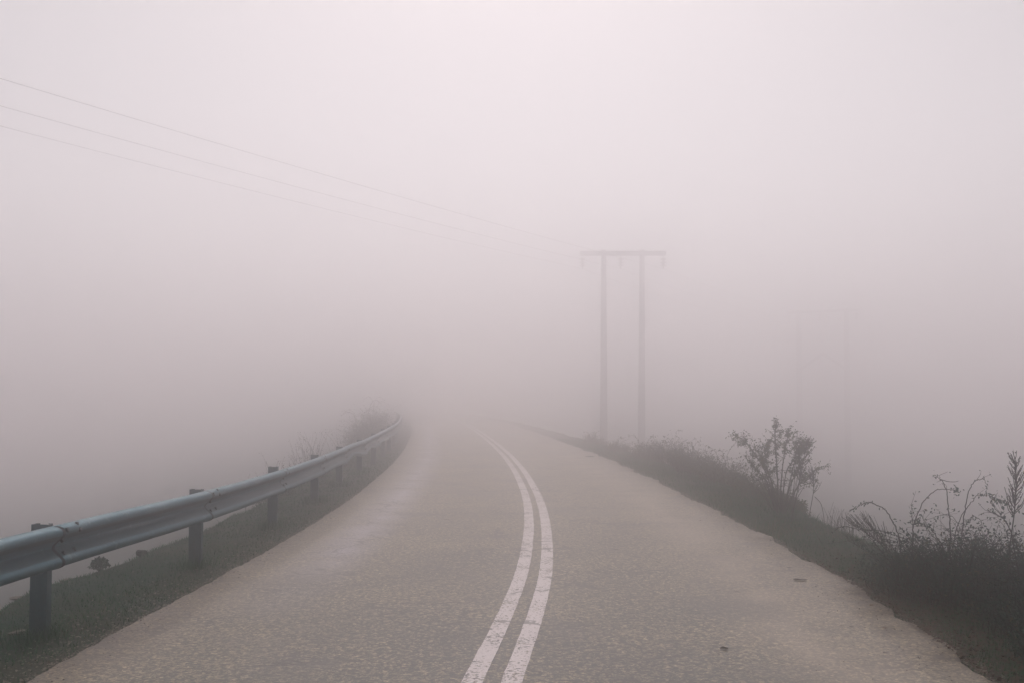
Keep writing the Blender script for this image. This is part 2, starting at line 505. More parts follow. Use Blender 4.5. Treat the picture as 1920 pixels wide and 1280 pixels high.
def marking(off, seed):
    ys = np.concatenate([np.arange(-20, 4, 0.5), np.arange(4, 30, 0.04), np.arange(30, 110, 0.3)])
    c = fC(ys) + off(ys)
    w = 0.064
    j1 = 0.004 * noise1(ys * 7, seed, 3); j2 = 0.004 * noise1(ys * 7, seed + 1, 3)
    a = np.stack([c - w + j1, ys, np.full_like(ys, 0.004)], -1); b = np.stack([c + w + j2, ys, np.full_like(ys, 0.004)], -1)
    A = np.stack([a, b], 1); n = len(ys)
    idx = np.arange(n * 2).reshape(n, 2)
    F = np.stack([idx[:-1, 0], idx[:-1, 1], idx[1:, 1], idx[1:, 0]], -1)
    o = np_mesh('road_marking', A.reshape(-1, 3), F, M_PAINT)
    set_uv(o)
    return o
m1 = marking(lambda y: 0 * y, 20)
tag(m1, 'left one of the two solid white centre lines', 'road marking', kind='structure')
m2 = marking(lambda y: 0.235 - 0.02 * np.clip((y - 9) / 8, 0, 1) , 30)
tag(m2, 'right one of the two solid white centre lines', 'road marking', kind='structure')

# ------------------------------------------------------------------ guardrail
POSTS = [(-3.95, -2.1), (-3.80, 1.2), (-3.58, 4.5), (-3.42, 7.78), (-3.24, 10.98), (-3.19, 14.29), (-3.24, 17.57), (-3.38, 20.95), (-3.45, 24.2), (-3.56, 27.5), (-3.72, 30.8), (-3.92, 34.1), (-4.15, 37.4), (-4.42, 40.7), (-4.72, 44.0), (-5.03, 47.3), (-5.36, 50.6), (-5.72, 53.9), (-6.1, 57.2), (-6.5, 60.5)]
RZ = [.62, .62, .615, .605, .575, .560, .555, .545, .55, .58, .60, .60, .60, .60, .60, .60, .60, .60, .60, .60]
base = Vector((POSTS[3][0], POSTS[3][1], gz(*POSTS[3])))
rail = empty('guardrail', base, 'grey-blue galvanised steel crash barrier along the left verge', 'guardrail')
HALF = [(.012, .155), (.040, .150), (.066, .138), (.080, .122), (.084, .104), (.078, .087), (.062, .070), (.038, .048), (.016, .028), (.004, .014), (.000, .004)]
PROF = HALF + [(u, -z) for u, z in HALF[::-1]]
py = np.array([p[1] for p in POSTS]); fRx = cubic(np.array([(p[1], p[0]) for p in POSTS])); fRz = cubic(np.array([(p[1], z) for p, z in zip(POSTS, RZ)]))
# how badly each bay is bent: (index of bay) -> strength
BENT = {7: 1.0, 8: 0.8, 6: 0.12, 9: 0.35, 10: 0.3}
def rail_section(i):
    y0 = POSTS[i][1] - 0.28; y1 = POSTS[i + 1][1] + 0.03
    n = 26
    mb = MB(); vs = []
    ts = [y0 + (y1 - y0) * k / n for k in range(n)] + [y1 - 0.045, y1]
    bend = BENT.get(i, 0.0)
    for k, y in enumerate(ts):
        s = (y - y0) / (y1 - y0)
        x = float(fRx(y)) + 0.075; z = float(fRz(y))
        dx = (float(fRx(y + .05)) - float(fRx(y - .05))) / .1
        T = Vector((dx, 1, 0)).normalized(); N = Vector((T.y, -T.x, 0))
        lapped = 0.012 * max(0.0, (s - 0.86) / 0.14)       # the near sheet lies over the far one
        flare = 0.012 if k >= n else 0.0
        for u, pz in PROF:
            uu, zz = u + lapped + flare * (1 if abs(pz) < .16 else 0), pz
            if bend and pz < 0.02:
                bb = math.sin(math.pi * min(1, s * 1.1)) ** 2
                zz += bend * 0.045 * bb * (1 if pz < -0.02 else .3) - bend * 0.03 * (1 - bb)
                uu += -bend * 0.02 * bb + bend * 0.01
            if bend:
                zz += bend * 0.018 * math.sin(math.pi * s)
            vs.append((Vector((x, y, z)) + N * uu + Vector((0, 0, zz))))
    m = len(PROF); rows = len(ts)
    back = []
    for k in range(rows):
        for j in range(m):
            back.append(vs[k * m + j] - Vector((0.0035, 0, 0)))
    fs, mi = [], []
    for k in range(rows - 1):
        for j in range(m - 1):
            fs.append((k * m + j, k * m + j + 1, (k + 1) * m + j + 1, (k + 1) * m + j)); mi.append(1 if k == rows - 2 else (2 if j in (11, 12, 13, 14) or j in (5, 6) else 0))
    o = rows * m
    for k in range(rows - 1):
        for j in range(m - 1):
            fs.append((o + k * m + j, o + (k + 1) * m + j, o + (k + 1) * m + j + 1, o + k * m + j + 1)); mi.append(0)
    for k in range(rows - 1):
        for j in (0, m - 1):
            a, b_ = k * m + j, (k + 1) * m + j
            fs.append((a, b_, o + b_, o + a)); mi.append(0)
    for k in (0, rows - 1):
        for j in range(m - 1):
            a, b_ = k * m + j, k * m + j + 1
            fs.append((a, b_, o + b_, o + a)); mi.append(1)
    mb.v = [tuple(v) for v in vs + back]; mb.f = fs; mb.m = mi
    return mb.build('rail_beam', [M_STEEL, M_LAPSHADE, M_STEELSHADE], rail, smooth=True)
for i in range(len(POSTS) - 1):
    sec = rail_section(i)
    # bolts of the lap joint at this bay's near end
    yb = POSTS[i][1]
    if yb < 32:
        for dy, u, dz in ((0.09, .085, .118), (0.30, .060, .138), (0.09, .05, .045), (0.12, .05, -.055), (0.30, .083, .10), (0.30, .045, -.05)):
            y = yb + dy
            c = Vector((float(fRx(y)) + 0.075 + u, y, float(fRz(y)) + dz))
            b = MB(); b.tube([c - Vector((.01, 0, 0.002)), c + Vector((.008, 0, .004))], 0.020, 0.016, 8)
            b.build('bolt', M_BOLT, sec)
for i, (x, y) in enumerate(POSTS):
    dx = (float(fRx(y + .05)) - float(fRx(y - .05))) / .1
    T = Vector((dx, 1, 0)).normalized(); N = Vector((T.y, -T.x, 0))
    zt = RZ[i] + [0.165, .165, .165, .168, .172, .20, .185, .17, .165, .165][min(i, 9)]
    zb = gz(x, y) - 0.35
    mb = MB()
    # C channel: web faces the traffic's approach (-T), flanges point away
    W2, D, th = 0.062, 0.075, 0.006
    out = [(-W2, 0), (W2, 0), (W2, D), (W2 - .03, D), (W2 - .03, D - th), (W2 - th, D - th), (W2 - th, th), (-W2 + th, th), (-W2 + th, D - th), (-W2 + .03, D - th), (-W2 + .03, D), (-W2, D)]
    rings = []
    for z in (zb, (zb + zt) / 2, zt):
        rings += [Vector((x, y, z)) + N * a + T * b_ for a, b_ in out]
    n = len(out); fs = []
    for k in range(2):
        for j in range(n):
            j2 = (j + 1) % n
            fs.append((k * n + j, k * n + j2, (k + 1) * n + j2, (k + 1) * n + j))
    tp = 2 * n
    fs += [(tp + 0, tp + 1, tp + 6, tp + 7), (tp + 1, tp + 2, tp + 5, tp + 6), (tp + 2, tp + 3, tp + 4, tp + 5), (tp + 0, tp + 7, tp + 8, tp + 11), (tp + 8, tp + 9, tp + 10, tp + 11)]
    mb.add(rings, fs)
    p = mb.build('post', M_STEELP, rail)

# ------------------------------------------------------------------ H-frame utility poles
def h_frame(px, py_, px2, py2, ztop, rb, rt, over, arm_h, label, brace=False):
    zb = gz(px, py_); zb2 = gz(px2, py2)
    c = Vector(((px + px2) / 2, (py_ + py2) / 2, min(zb, zb2)))
    root = empty('utility_pole', c, label, 'utility pole', 'twin-pole power line supports')
    for (x, y, z, lean) in ((px, py_, zb, -.05), (px2, py2, zb2, -.10)):
        mb = MB(); n = 10
        mb.tube([(x + lean * (1 - k / n), y, z - 0.6 + (ztop + .09 - z + .6) * k / n) for k in range(n + 1)], rb, rt, 14)
        mb.build('pole', M_WOOD, root, smooth=True)
    d = Vector((px2 - px, py2 - py_, 0)).normalized(); N = Vector((d.y, -d.x, 0)); rz = math.atan2(d.y, d.x)
    L = (Vector((px2, py2, 0)) - Vector((px, py_, 0))).length
    mid = Vector(((px + px2) / 2, (py_ + py2) / 2, ztop - arm_h / 2))
    for s in (-1, 1):
        mb = MB(); q = mid + N * s * (rt + 0.045)
        mb.box(q, (L + 2 * over, 0.08, arm_h), rz); mb.build('crossarm', M_WOOD, root)
    pts = []
    for a in (-L / 2 - over + .13, 0.0 - L * .06, L / 2 + over - .13):
        q = mid + d * a; q.z = ztop - arm_h
        mb = MB()
        prof = [(.012, 0), (.012, -.10), (.05, -.105), (.055, -.12), (.13, -.15), (.13, -.165), (.05, -.17), (.05, -.24), (.13, -.27), (.13, -.285), (.05, -.29), (.05, -.35), (.12, -.38), (.12, -.395), (.03, -.41), (.03, -.50)]
        mb.lathe(q, [(r_ * 1.4, z_ * 1.5) for r_, z_ in prof[::-1]], 12)
        mb.build('insulator', M_INS, root, smooth=False)
        pts.append(Vector((q.x, q.y, q.z - .75)))
    if brace:
        for s in (-1, 1):
            mb = MB()
            e = Vector((px if s < 0 else px2, py_ if s < 0 else py2, ztop - 4.7))
            mb.tube([e, mid + Vector((0, 0, -3.3))], .11, .11, 6); mb.build('brace', M_WOOD, root)
    return root, pts
f1, ins1 = h_frame(5.10, 59.0, 7.23, 59.0, 9.70, .225, .135, 1.31, .21, 'nearer twin-pole wooden line support standing beside the road bend')
f2, ins2 = h_frame(22.9, 85.0, 26.1, 83.0, 8.42, .27, .20, 0.9, .14, 'fainter braced twin-pole line support far down the right slope', brace=True)
# cables: sagging from frame 1 towards the near left, and on to frame 2
def cable(a, b, sag, label, ext=1.0, n=60):
    mb = MB()
    mb.tube([a.lerp(b, ext * k / n) - Vector((0, 0, 4 * sag * (ext * k / n) * (1 - ext * k / n))) for k in range(n + 1)], .0085, .0085, 5)
    o = mb.build('power_cable', M_WIRE, base=tuple(a))
    tag(o, label, 'power cable', 'cables of the power line')
far_dir = [(-14.85, 30.5, 9.50), (-13.8, 28.4, 9.50), (-12.7, 26.25, 9.58)]
names = [('lowest of the three cables on the left, running from the left insulator', 'faint cable running off right from the left insulator into fog'),
         ('middle of the three cables on the left, running from the middle insulator', 'faint cable running off right from the middle insulator into fog'),
         ('highest of the three cables on the left, running from the right insulator', 'faint cable running off right from the outer right insulator into fog')]
for k in range(3):
    a = ins1[k]; q = Vector(far_dir[k])
    b = a + (q - a) * 2.6
    # choose end height so the curve passes through q with the given sag
    s = 1 / 2.6; sag = 0.9
    b.z = (q.z + 4 * sag * s * (1 - s) - a.z * (1 - s)) / s
    cable(a, b, sag, names[k][0])
    cable(a, ins2[k], 0.5, names[k][1])

# ------------------------------------------------------------------ vegetation tools
def catm(pts, n=6):
    P = [Vector(p) for p in pts]; out = []
    P = [P[0] * 2 - P[1]] + P + [P[-1] * 2 - P[-2]]
    for i in range(1, len(P) - 2):
        for k in range(n):
            t = k / n; a, b, c, d = P[i - 1], P[i], P[i + 1], P[i + 2]
            out.append(0.5 * ((2 * b) + (c - a) * t + (2 * a - 5 * b + 4 * c - d) * t * t + (3 * b - a - 3 * c + d) * t ** 3))
    out.append(P[-2])
    return out
def rv(rn, s=1.0): return Vector((rn.gauss(0, s), rn.gauss(0, s), rn.gauss(0, s)))
def leaf_spray(lb, p, d, rn, n, size, spread=0.03, yellow=0.08):
    for _ in range(n):
        q = p + rv(rn, spread)
        dd = (d * 0.5 + rv(rn, 0.7) + Vector((0, 0, -0.2)))
        lb.leaf(q, dd, rv(rn), size * rn.uniform(.6, 1.25), size * rn.uniform(.35, .6), 1 if rn.random() < yellow else 0)
def cane(sb, lb, pts, r0, rn, leaves=0.5, lsize=0.035, twigs=0.15, tip=0, from_t=0.25):
    c = catm(pts, 6)
    c = [p + rv(rn, 0.0025) for p in c]
    sb.tube(c, r0, r0 * .4, 5)
    n = len(c)
    for i in range(int(n * from_t), n):
        t = (c[min(i + 1, n - 1)] - c[i - 1]).normalized()
        if rn.random() < leaves:
            leaf_spray(lb, c[i], t, rn, rn.choice((1, 2, 3)), lsize, 0.008)
        if rn.random() < twigs:
            d = (t + rv(rn, 0.7)).normalized(); L = rn.uniform(.04, .16)
            e = c[i] + d * L + Vector((0, 0, -.01))
            sb.tube([c[i], (c[i] + e) / 2 + rv(rn, .006), e], r0 * .4, r0 * .2, 3, cap=False)
            leaf_spray(lb, e, d, rn, rn.choice((1, 2, 3)), lsize * .9, 0.012)
    if tip: leaf_spray(lb, c[-1], Vector((.4, 0, -.5)), rn, tip, lsize * 1.1, 0.02, 0.02)
def comb(sb, pts, r0, rn, n, L, ang, start=.35, both=True, curve=0.0, seeds=None):
    """a weed stalk with many rising side branches"""
    c = catm(pts, 8); sb.tube(c, r0, r0 * .35, 5); m = len(c)
    for k in range(n):
        f = start + (1 - start) * (k + rn.random()) / n; i = min(m - 2, int(f * (m - 1)))
        t = (c[i + 1] - c[i]).normalized()
        az = rn.uniform(0, 2 * math.pi)
        side = Vector((math.cos(az), math.sin(az) * .8, 0)) if both else Vector((-.3 + rn.gauss(0, .3), rn.gauss(0, .5), .8)).normalized()
        side = (side - t * side.dot(t)).normalized()
        ll = L * (1 - 0.6 * (f - start) / (1 - start)) * rn.uniform(.6, 1.15)
        d = (t * math.cos(ang) + side * math.sin(ang))
        e = c[i] + d * ll; mid = c[i] + d * ll * .5 + side * ll * .06 - t * ll * .03
        e2 = e + t * ll * curve
        sb.tube([c[i], mid, e2], r0 * .55, r0 * .3, 4, cap=False)
        if seeds:
            for _ in range(rn.randint(5, 8)):
                q = c[i].lerp(e2, rn.uniform(.2, 1)) + rv(rn, .003)
                seeds.leaf(q, d + rv(rn, .35), rv(rn), rn.uniform(.012, .022), .007, 0)
def thicket(sb, lb, cx, cy, rx, ry, h, n, rn, r0=.003, leafd=.5, lsize=.03, yellow=.06, lean=(0, 0), zofs=0.0):
    """dense mass of fine arching twigs and leaves, ragged on top"""
    for _ in range(n):
        a = rn.uniform(0, 2 * math.pi); q = math.sqrt(rn.random())
        x = cx + rx * q * math.cos(a); y = cy + ry * q * math.sin(a)
        z = gz(x, y) - .03 + zofs
        hh = h * (1 - .45 * q * q) * rn.uniform(.3, 1.05) ** .8 * (1.35 if rn.random() < .07 else 1)
        out = Vector((math.cos(a), math.sin(a), 0)) * hh * rn.uniform(.0, .55) + Vector((lean[0], lean[1], 0)) * hh + Vector((rn.gauss(0, .12), rn.gauss(0, .12), 0)) * hh * 2
        p0 = Vector((x, y, z)); p3 = p0 + out + Vector((0, 0, hh))
        p1 = p0 + out * .15 + Vector((0, 0, hh * .45)) + rv(rn, .02); p2 = p0 + out * .5 + Vector((0, 0, hh * .85)) + rv(rn, .03)
        if rn.random() < .4: p3 = p3 + out * .5 - Vector((0, 0, hh * rn.uniform(.1, .4)))
        c = catm([p0, p1, p2, p3], 4)
        sb.tube(c, r0 * rn.uniform(.7, 1.4), r0 * .4, 3, cap=False)
        for i in range(3, len(c)):
            if rn.random() < .45:
                d = rv(rn, 1); d.z = abs(d.z) * .6; d.normalize(); e = c[i] + d * hh * rn.uniform(.08, .28)
                sb.tube([c[i], e], r0 * .5, r0 * .3, 3, cap=False)
                if rn.random() < leafd * 1.3: leaf_spray(lb, e, d, rn, rn.choice((1, 2, 3)), lsize, .02, yellow)
            if rn.random() < leafd: leaf_spray(lb, c[i], Vector((0, 0, .3)), rn, rn.choice((1, 2)), lsize, .03, yellow)
def plant(name, base_xy, label, cat, group, fn, seed, stem=M_STEM, leaf=M_LEAF):
    rn = random.Random(seed); x, y = base_xy
    root = empty(name, (x, y, gz(x, y)), label, cat, group)
    sb, lb = MB(), MB()
    fn(sb, lb, rn)
    sb.build('stems', stem, root)
    if lb.v: lb.build('foliage', [leaf, M_LEAF2], root)
    return root

BR = 'bramble bushes on the right verge'
# --- near right: arching brambles and dry weeds
def f_b1(sb, lb, rn):
    cane(sb, lb, [(3.52, 9.70, -.05), (3.48, 9.65, 0.38), (3.42, 9.60, 0.54), (3.34, 9.60, 0.68), (3.24, 9.58, 0.735), (3.17, 9.56, 0.755), (3.07, 9.5, 0.735), (2.99, 9.5, 0.69)], .0062, rn, .55, .026, .12, 3, .45)
    cane(sb, lb, [(3.68, 9.3, -.05), (3.59, 9.3, .31), (3.48, 9.3, .40), (3.37, 9.3, .48), (3.21, 9.3, .53), (3.0, 9.3, .55), (2.88, 9.3, .575), (2.80, 9.3, .56)], .005, rn, .4, .028, .12, 4, .4)
    cane(sb, lb, [(3.29, 9.1, -.05), (3.24, 9.1, .22), (3.13, 9.1, .38), (3.05, 9.1, .49), (2.98, 9.1, .56), (2.92, 9.1, .61)], .005, rn, .5, .028, .3, 2, .3)
    cane(sb, lb, [(3.40, 9.4, -.05), (3.38, 9.4, .25), (3.28, 9.35, .42), (3.18, 9.3, .45), (3.08, 9.3, .40)], .004, rn, .5, .028, .3, 2, .3)
    thicket(sb, lb, 3.50, 9.40, .36, .5, .46, 140, rn, .0035, .7, .032)
plant('bramble_bush', (3.5, 9.4), 'dark bramble whose long cane arches left over the verge, beside the road', 'bramble', BR, f_b1, 11)
def f_b2(sb, lb, rn):
    cane(sb, lb, [(3.47, 9.4, -.05), (3.50, 9.4, .45), (3.51, 9.4, .57), (3.55, 9.4, .68), (3.62, 9.4, .80), (3.70, 9.4, .87), (3.79, 9.4, .885), (3.89, 9.4, .88)], .0062, rn, .06, .024, .03, 44, .4)
    cane(sb, lb, [(3.74, 9.2, -.05), (3.75, 9.2, .57), (3.74, 9.2, .71), (3.73, 9.2, .86), (3.70, 9.2, .96), (3.66, 9.2, 1.0), (3.62, 9.2, 1.01)], .006, rn, .12, .022, .03, 7, .5)
    sb.tube(catm([(3.67, 9.2, .99), (3.74, 9.2, .97), (3.80, 9.2, .967), (3.83, 9.2, .975)], 4), .003, .0018, 4)
    cane(sb, lb, [(3.72, 9.0, -.05), (3.61, 9.0, .42), (3.56, 9.0, .51), (3.51, 9.0, .59), (3.46, 9.0, .62), (3.40, 9.0, .65)], .005, rn, .7, .032, .4, 6, .5)
    cane(sb, lb, [(3.55, 9.6, -.05), (3.58, 9.6, .45), (3.575, 9.6, .62), (3.57, 9.6, .73)], .005, rn, .8, .034, .5, 4, .5)
    cane(sb, lb, [(3.85, 9.3, -.05), (3.70, 9.3, .40), (3.62, 9.3, .52), (3.55, 9.3, .66), (3.50, 9.3, .62)], .004, rn, .6, .03, .4, 3, .4)
    thicket(sb, lb, 3.76, 9.2, .42, .55, .64, 230, rn, .0035, .75, .034)
plant('bramble_bush', (3.72, 9.3), 'tall bramble with two high looping canes ending in green leaf tufts', 'bramble', BR, f_b2, 12)
def f_b3(sb, lb, rn):
    cane(sb, lb, [(3.93, 9.5, -.05), (3.99, 9.5, .58), (4.02, 9.5, .77), (4.05, 9.5, .87), (4.10, 9.5, .95), (4.16, 9.5, .965), (4.18, 9.5, .98), (4.195, 9.5, .93)], .0055, rn, .1, .022, .05, 5, .5)
    cane(sb, lb, [(3.93, 9.7, -.05), (3.99, 9.7, .41), (4.04, 9.7, .58), (4.11, 9.7, .70), (4.17, 9.7, .76), (4.20, 9.7, .80), (4.29, 9.7, .81), (4.35, 9.7, .79), (4.43, 9.7, .76)], .0045, rn, .9, .038, .1, 26, .6)
    cane(sb, lb, [(4.1, 9.6, -.05), (4.12, 9.6, .35), (4.2, 9.6, .55), (4.12, 9.55, .63), (4.02, 9.5, .6)], .004, rn, .6, .03, .4, 3, .4)
    thicket(sb, lb, 4.12, 9.4, .45, .6, .68, 250, rn, .0035, .8, .033)
plant('bramble_bush', (4.1, 9.5), 'bramble with a hooked upright cane, between the looping canes and the tall dry weed', 'bramble', BR, f_b3, 13)
for k, (x, y, rx, ry, h, n, lab) in enumerate([
    (4.45, 8.6, .55, .8, .62, 380, 'dark tangled bramble at the right edge under the tall dead weed'),
    (3.98, 7.9, .5, .7, .42, 330, 'low dark bramble spreading toward the asphalt in front of the arching canes'),
    (3.72, 6.95, .42, .6, .32, 280, 'lowest dark bramble, in the bottom right corner beside the asphalt')]):
    def f(sb, lb, rn, x=x, y=y, rx=rx, ry=ry, h=h, n=n):
        thicket(sb, lb, x, y, rx, ry, h, n, rn, .0035, .5, .03)
    plant('bramble_bush', (x, y), lab, 'bramble', BR, f, 14 + 20 * k)
def f_w(sb, lb, rn):
    comb(sb, [(4.03, 8.8, -.1), (4.04, 8.8, .19), (4.07, 8.8, .45), (4.11, 8.8, .71), (4.13, 8.8, .88), (4.14, 8.8, 1.03), (4.13, 8.8, 1.2)], .0075, rn, 60, .17, R(34), .50, seeds=lb, curve=.1)
plant('dry_weed', (4.03, 8.8), 'tall dark dead weed stalk with close upswept branches at the right edge', 'dry weed', None, f_w, 16, leaf=M_STEM)
def f_w2(sb, lb, rn):
    cane(sb, lb, [(4.14, 8.66, -.1), (4.14, 8.6, .24), (4.07, 8.6, .43), (4.0, 8.6, .60), (3.93, 8.6, .72), (3.87, 8.6, .76), (3.82, 8.6, .78)], .006, rn, .35, .03, .45, 2, .3)
    cane(sb, lb, [(4.13, 8.66, -.1), (4.06, 8.7, .50), (4.02, 8.7, .65), (3.94, 8.7, .76), (3.88, 8.7, .84), (3.90, 8.7, .87)], .005, rn, .5, .03, .35, 7, .5)
    cane(sb, lb, [(4.135, 8.665, -.1), (4.14, 8.7, .3), (4.2, 8.75, .5), (4.3, 8.75, .66)], .005, rn, .5, .03, .5, 4, .3)
plant('twiggy_shrub', (4.12, 8.65), 'forked dark shrub with yellowing leaves in front of the tall dead weed', 'shrub', None, f_w2, 17)
def f_fern(sb, lb, rn):
    comb(sb, [(3.64, 10.0, -.1), (3.53, 10.0, .20), (3.40, 10.0, .35), (3.26, 10.0, .45), (3.14, 10.0, .52)], .005, rn, 60, .22, R(40), .25, both=False, curve=.25)
    comb(sb, [(3.62, 10.1, -.1), (3.50, 10.1, .30), (3.38, 10.1, .46), (3.30, 10.1, .55)], .004, rn, 34, .18, R(38), .3, both=False, curve=.25)
    comb(sb, [(3.50, 9.9, -.1), (3.38, 9.9, .18), (3.22, 9.9, .30), (3.08, 9.9, .38)], .004, rn, 34, .18, R(42), .25, both=False, curve=.25)
plant('dry_weed', (3.6, 10.0), 'feathery grey weed leaning left behind the arching bramble', 'dry weed', None, f_fern, 18, stem=M_STEM)

# --- small tree-like shrub and its weeds
def f_t(sb, lb, rn):
    for pts, r, lv in (
        ([(4.10, 16.6, -.2), (4.11, 16.6, .40), (4.09, 16.6, .81), (4.08, 16.6, 1.10), (4.11, 16.6, 1.26)], .014, .8),
        ([(4.09, 16.4, -.2), (4.12, 16.4, .41), (4.17, 16.4, .82), (4.23, 16.4, 1.14)], .012, .7),
        ([(4.06, 16.5, -.2), (3.94, 16.5, .45), (3.74, 16.5, .81), (3.60, 16.5, .99), (3.44, 16.5, 1.10)], .011, .7),
        ([(4.11, 16.7, -.2), (3.99, 16.7, .31), (3.82, 16.7, .55), (3.64, 16.7, .76)], .010, .6),
        ([(4.11, 16.5, -.2), (4.0, 16.5, .38), (3.9, 16.5, .62), (3.84, 16.5, .92)], .009, .8),
        ([(4.15, 16.5, -.2), (4.28, 16.5, .32), (4.42, 16.5, .62), (4.46, 16.6, .98)], .011, .8),
        ([(4.15, 16.5, -.2), (4.32, 16.5, .57), (4.44, 16.5, .81), (4.58, 16.5, 0.98)], .010, .6),
        ([(4.13, 16.5, -.2), (4.2, 16.45, .5), (4.35, 16.4, .8), (4.34, 16.4, 1.0)], .010, .8),
        ([(4.15, 16.5, -.2), (4.36, 16.5, .25), (4.52, 16.5, .46), (4.70, 16.5, .58)], .007, .3),
        ([(4.12, 16.6, -.2), (4.03, 16.6, .3), (3.95, 16.7, .75), (4.0, 16.7, 1.0)], .009, .8)):
        cane(sb, lb, pts, r, rn, min(1, lv * 1.25), .042, .7, 7, .24)
        c = catm(pts, 5)
        for k in range(11):
            i = rn.randint(7, len(c) - 2); p = c[i]; d = (c[i + 1] - c[i - 1]).normalized()
            e = p + (d * .8 + rv(rn, .55)).normalized() * rn.uniform(.08, .24)
            cane(sb, lb, [p, p.lerp(e, .5) + rv(rn, .02), e], .004, rn, .75, .042, .3, 4, .1)
    for _ in range(26):
        a = rn.uniform(0, 6.28); p = Vector((4.12 + rn.gauss(0, .08), 16.5 + rn.gauss(0, .08), -.15))
        e = p + Vector((math.cos(a) * .28, math.sin(a) * .28, rn.uniform(.35, .7)))
        sb.tube([p, p.lerp(e, .5) + rv(rn, .03), e], .007, .003, 4)
plant('small_tree', (4.12, 16.5), 'small leafy many-stemmed tree standing alone at the edge of the slope', 'tree', None, f_t, 21, stem=M_STEMP, leaf=M_SHRUB)
def f_ws1(sb, lb, rn):
    comb(sb, [(4.05, 15.6, -.25), (4.07, 15.6, -.05), (4.15, 15.6, .32), (4.21, 15.6, .63), (4.27, 15.6, .90), (4.29, 15.6, 1.04)], .009, rn, 44, .26, R(36), .48, seeds=lb, curve=.12)
plant('dry_weed', (4.07, 15.6), 'pale dead weed stalk with upswept branches, right beside the small tree', 'dry weed', None, f_ws1, 22, stem=M_STEMP, leaf=M_STEMP)
def f_ws2(sb, lb, rn):
    comb(sb, [(4.11, 15.0, -.3), (4.13, 15.0, -.07), (4.21, 15.0, .34), (4.22, 15.0, .52), (4.19, 15.0, .69)], .007, rn, 24, .18, R(30), .5, seeds=lb, curve=.12)
    sb.tube(catm([(4.23, 15, .30), (4.32, 15, .19), (4.36, 15, -.03), (4.37, 15, -.2)], 5), .005, .003, 4)
plant('dry_weed', (4.13, 15.0), 'shorter pale dead weed, rightmost of those beside the small tree', 'dry weed', None, f_ws2, 23, stem=M_STEMP, leaf=M_STEMP)
def f_ws3(sb, lb, rn):
    for _ in range(60):
        x = 4.45 + rn.gauss(0, .13); y = 14.4 + rn.gauss(0, .2); z = gz(x, y) - .02; h = rn.uniform(.15, .42)
        sb.tube([(x, y, z), (x + rn.gauss(0, .02), y, z + h * .6), (x + rn.gauss(0, .05), y, z + h)], .003, .0015, 3, cap=False)
plant('dry_weed', (4.4, 14.4), 'patch of thin dead stems on the slope between tree and near brambles', 'dry weed', None, f_ws3, 24, stem=M_STEMP)

# --- bushes further along the right verge, fading in the fog
RB = [ # x, y, rx, ry, h, n, label
 (4.62, 18.0, .30, .6, 0.29, 108, 'low green bush just left of the small tree'),
 (4.50, 19.9, .36, .8, 0.39, 144, 'low round bush, second to the left of the small tree'),
 (4.45, 22.3, .50, .9, 0.65, 237, 'large domed bush nearest the small tree, middle of the right verge'),
 (4.30, 25.0, .55, 1.0, 0.75, 259, 'large bushy bramble in front of the right pole'),
 (4.35, 28.2, .55, 1.1, 0.85, 201, 'tall loose bush hiding the foot of the right pole'),
 (3.75, 30.0, .38, .9, 0.53, 115, 'bush between the feet of the two nearer poles'),
 (3.35, 34.0, .35, 1.0, 0.36, 93, 'low bush at the foot of the left pole'),
 (3.05, 39.5, .40, 1.2, 0.41, 93, 'faint low bush just left of the left pole'),
]
for k, (x, y, rx, ry, h, n, lab) in enumerate(RB):
    def f(sb, lb, rn, x=x, y=y, rx=rx, ry=ry, h=h, n=n):
        thicket(sb, lb, x, y, rx, ry, h, n, rn, .0045, .75, .045, .12, lean=(-.05, 0))
        for _ in range(3):
            a = rn.choice((-1, 1)) * rn.uniform(.3, .9); x0 = x + rn.uniform(-rx, rx) * .3; y0 = y + rn.uniform(-ry, ry) * .3; z0 = gz(x0, y0)
            hh = h * rn.uniform(1.0, 1.4)
            cane(sb, lb, [(x0, y0, z0), (x0 + a * .08, y0 + .05, z0 + hh * .6), (x0 + a * .22, y0 + .1, z0 + hh * .9), (x0 + a * .42, y0 + .15, z0 + hh * rn.uniform(.9, 1.08))], .005, rn, .6, .04, .3, 4, .4)
    plant('roadside_bush', (x, y), lab, 'bush', 'bushes along the right verge', f, 40 + k, leaf=M_SHRUB)
# --- left side, beyond the barrier
LB = [(-4.95, 36.0, .45, 1.0, .95, 200, 'bush behind the barrier, nearest and clearest of the left side'),
      (-5.5, 40.0, .6, 1.2, 1.25, 260, 'taller faint bush behind the barrier with a thin stem rising'),
      (-5.9, 45.0, .7, 1.5, 1.3, 220, 'farthest bush behind the barrier where the rail vanishes')]
for k, (x, y, rx, ry, h, n, lab) in enumerate(LB):
    def f(sb, lb, rn, x=x, y=y, rx=rx, ry=ry, h=h, n=n):
        thicket(sb, lb, x, y, rx, ry, h, n, rn, .005, .75, .05, .05, zofs=.1)
        for a in (-1, 1, 1):
            x0 = x + rn.uniform(-.3, .3); z0 = gz(x0, y); hh = h * rn.uniform(1.2, 1.45)
            cane(sb, lb, [(x0, y, z0), (x0 + a * .1, y, z0 + hh * .8), (x0 + a * .3, y, z0 + hh), (x0 + a * .55, y, z0 + hh * .93)], .007, rn, .4, .04, .3, 4, .4)
    plant('roadside_bush', (x, y), lab, 'bush', 'bushes behind the barrier on the left', f, 60 + k, leaf=M_SHRUB)
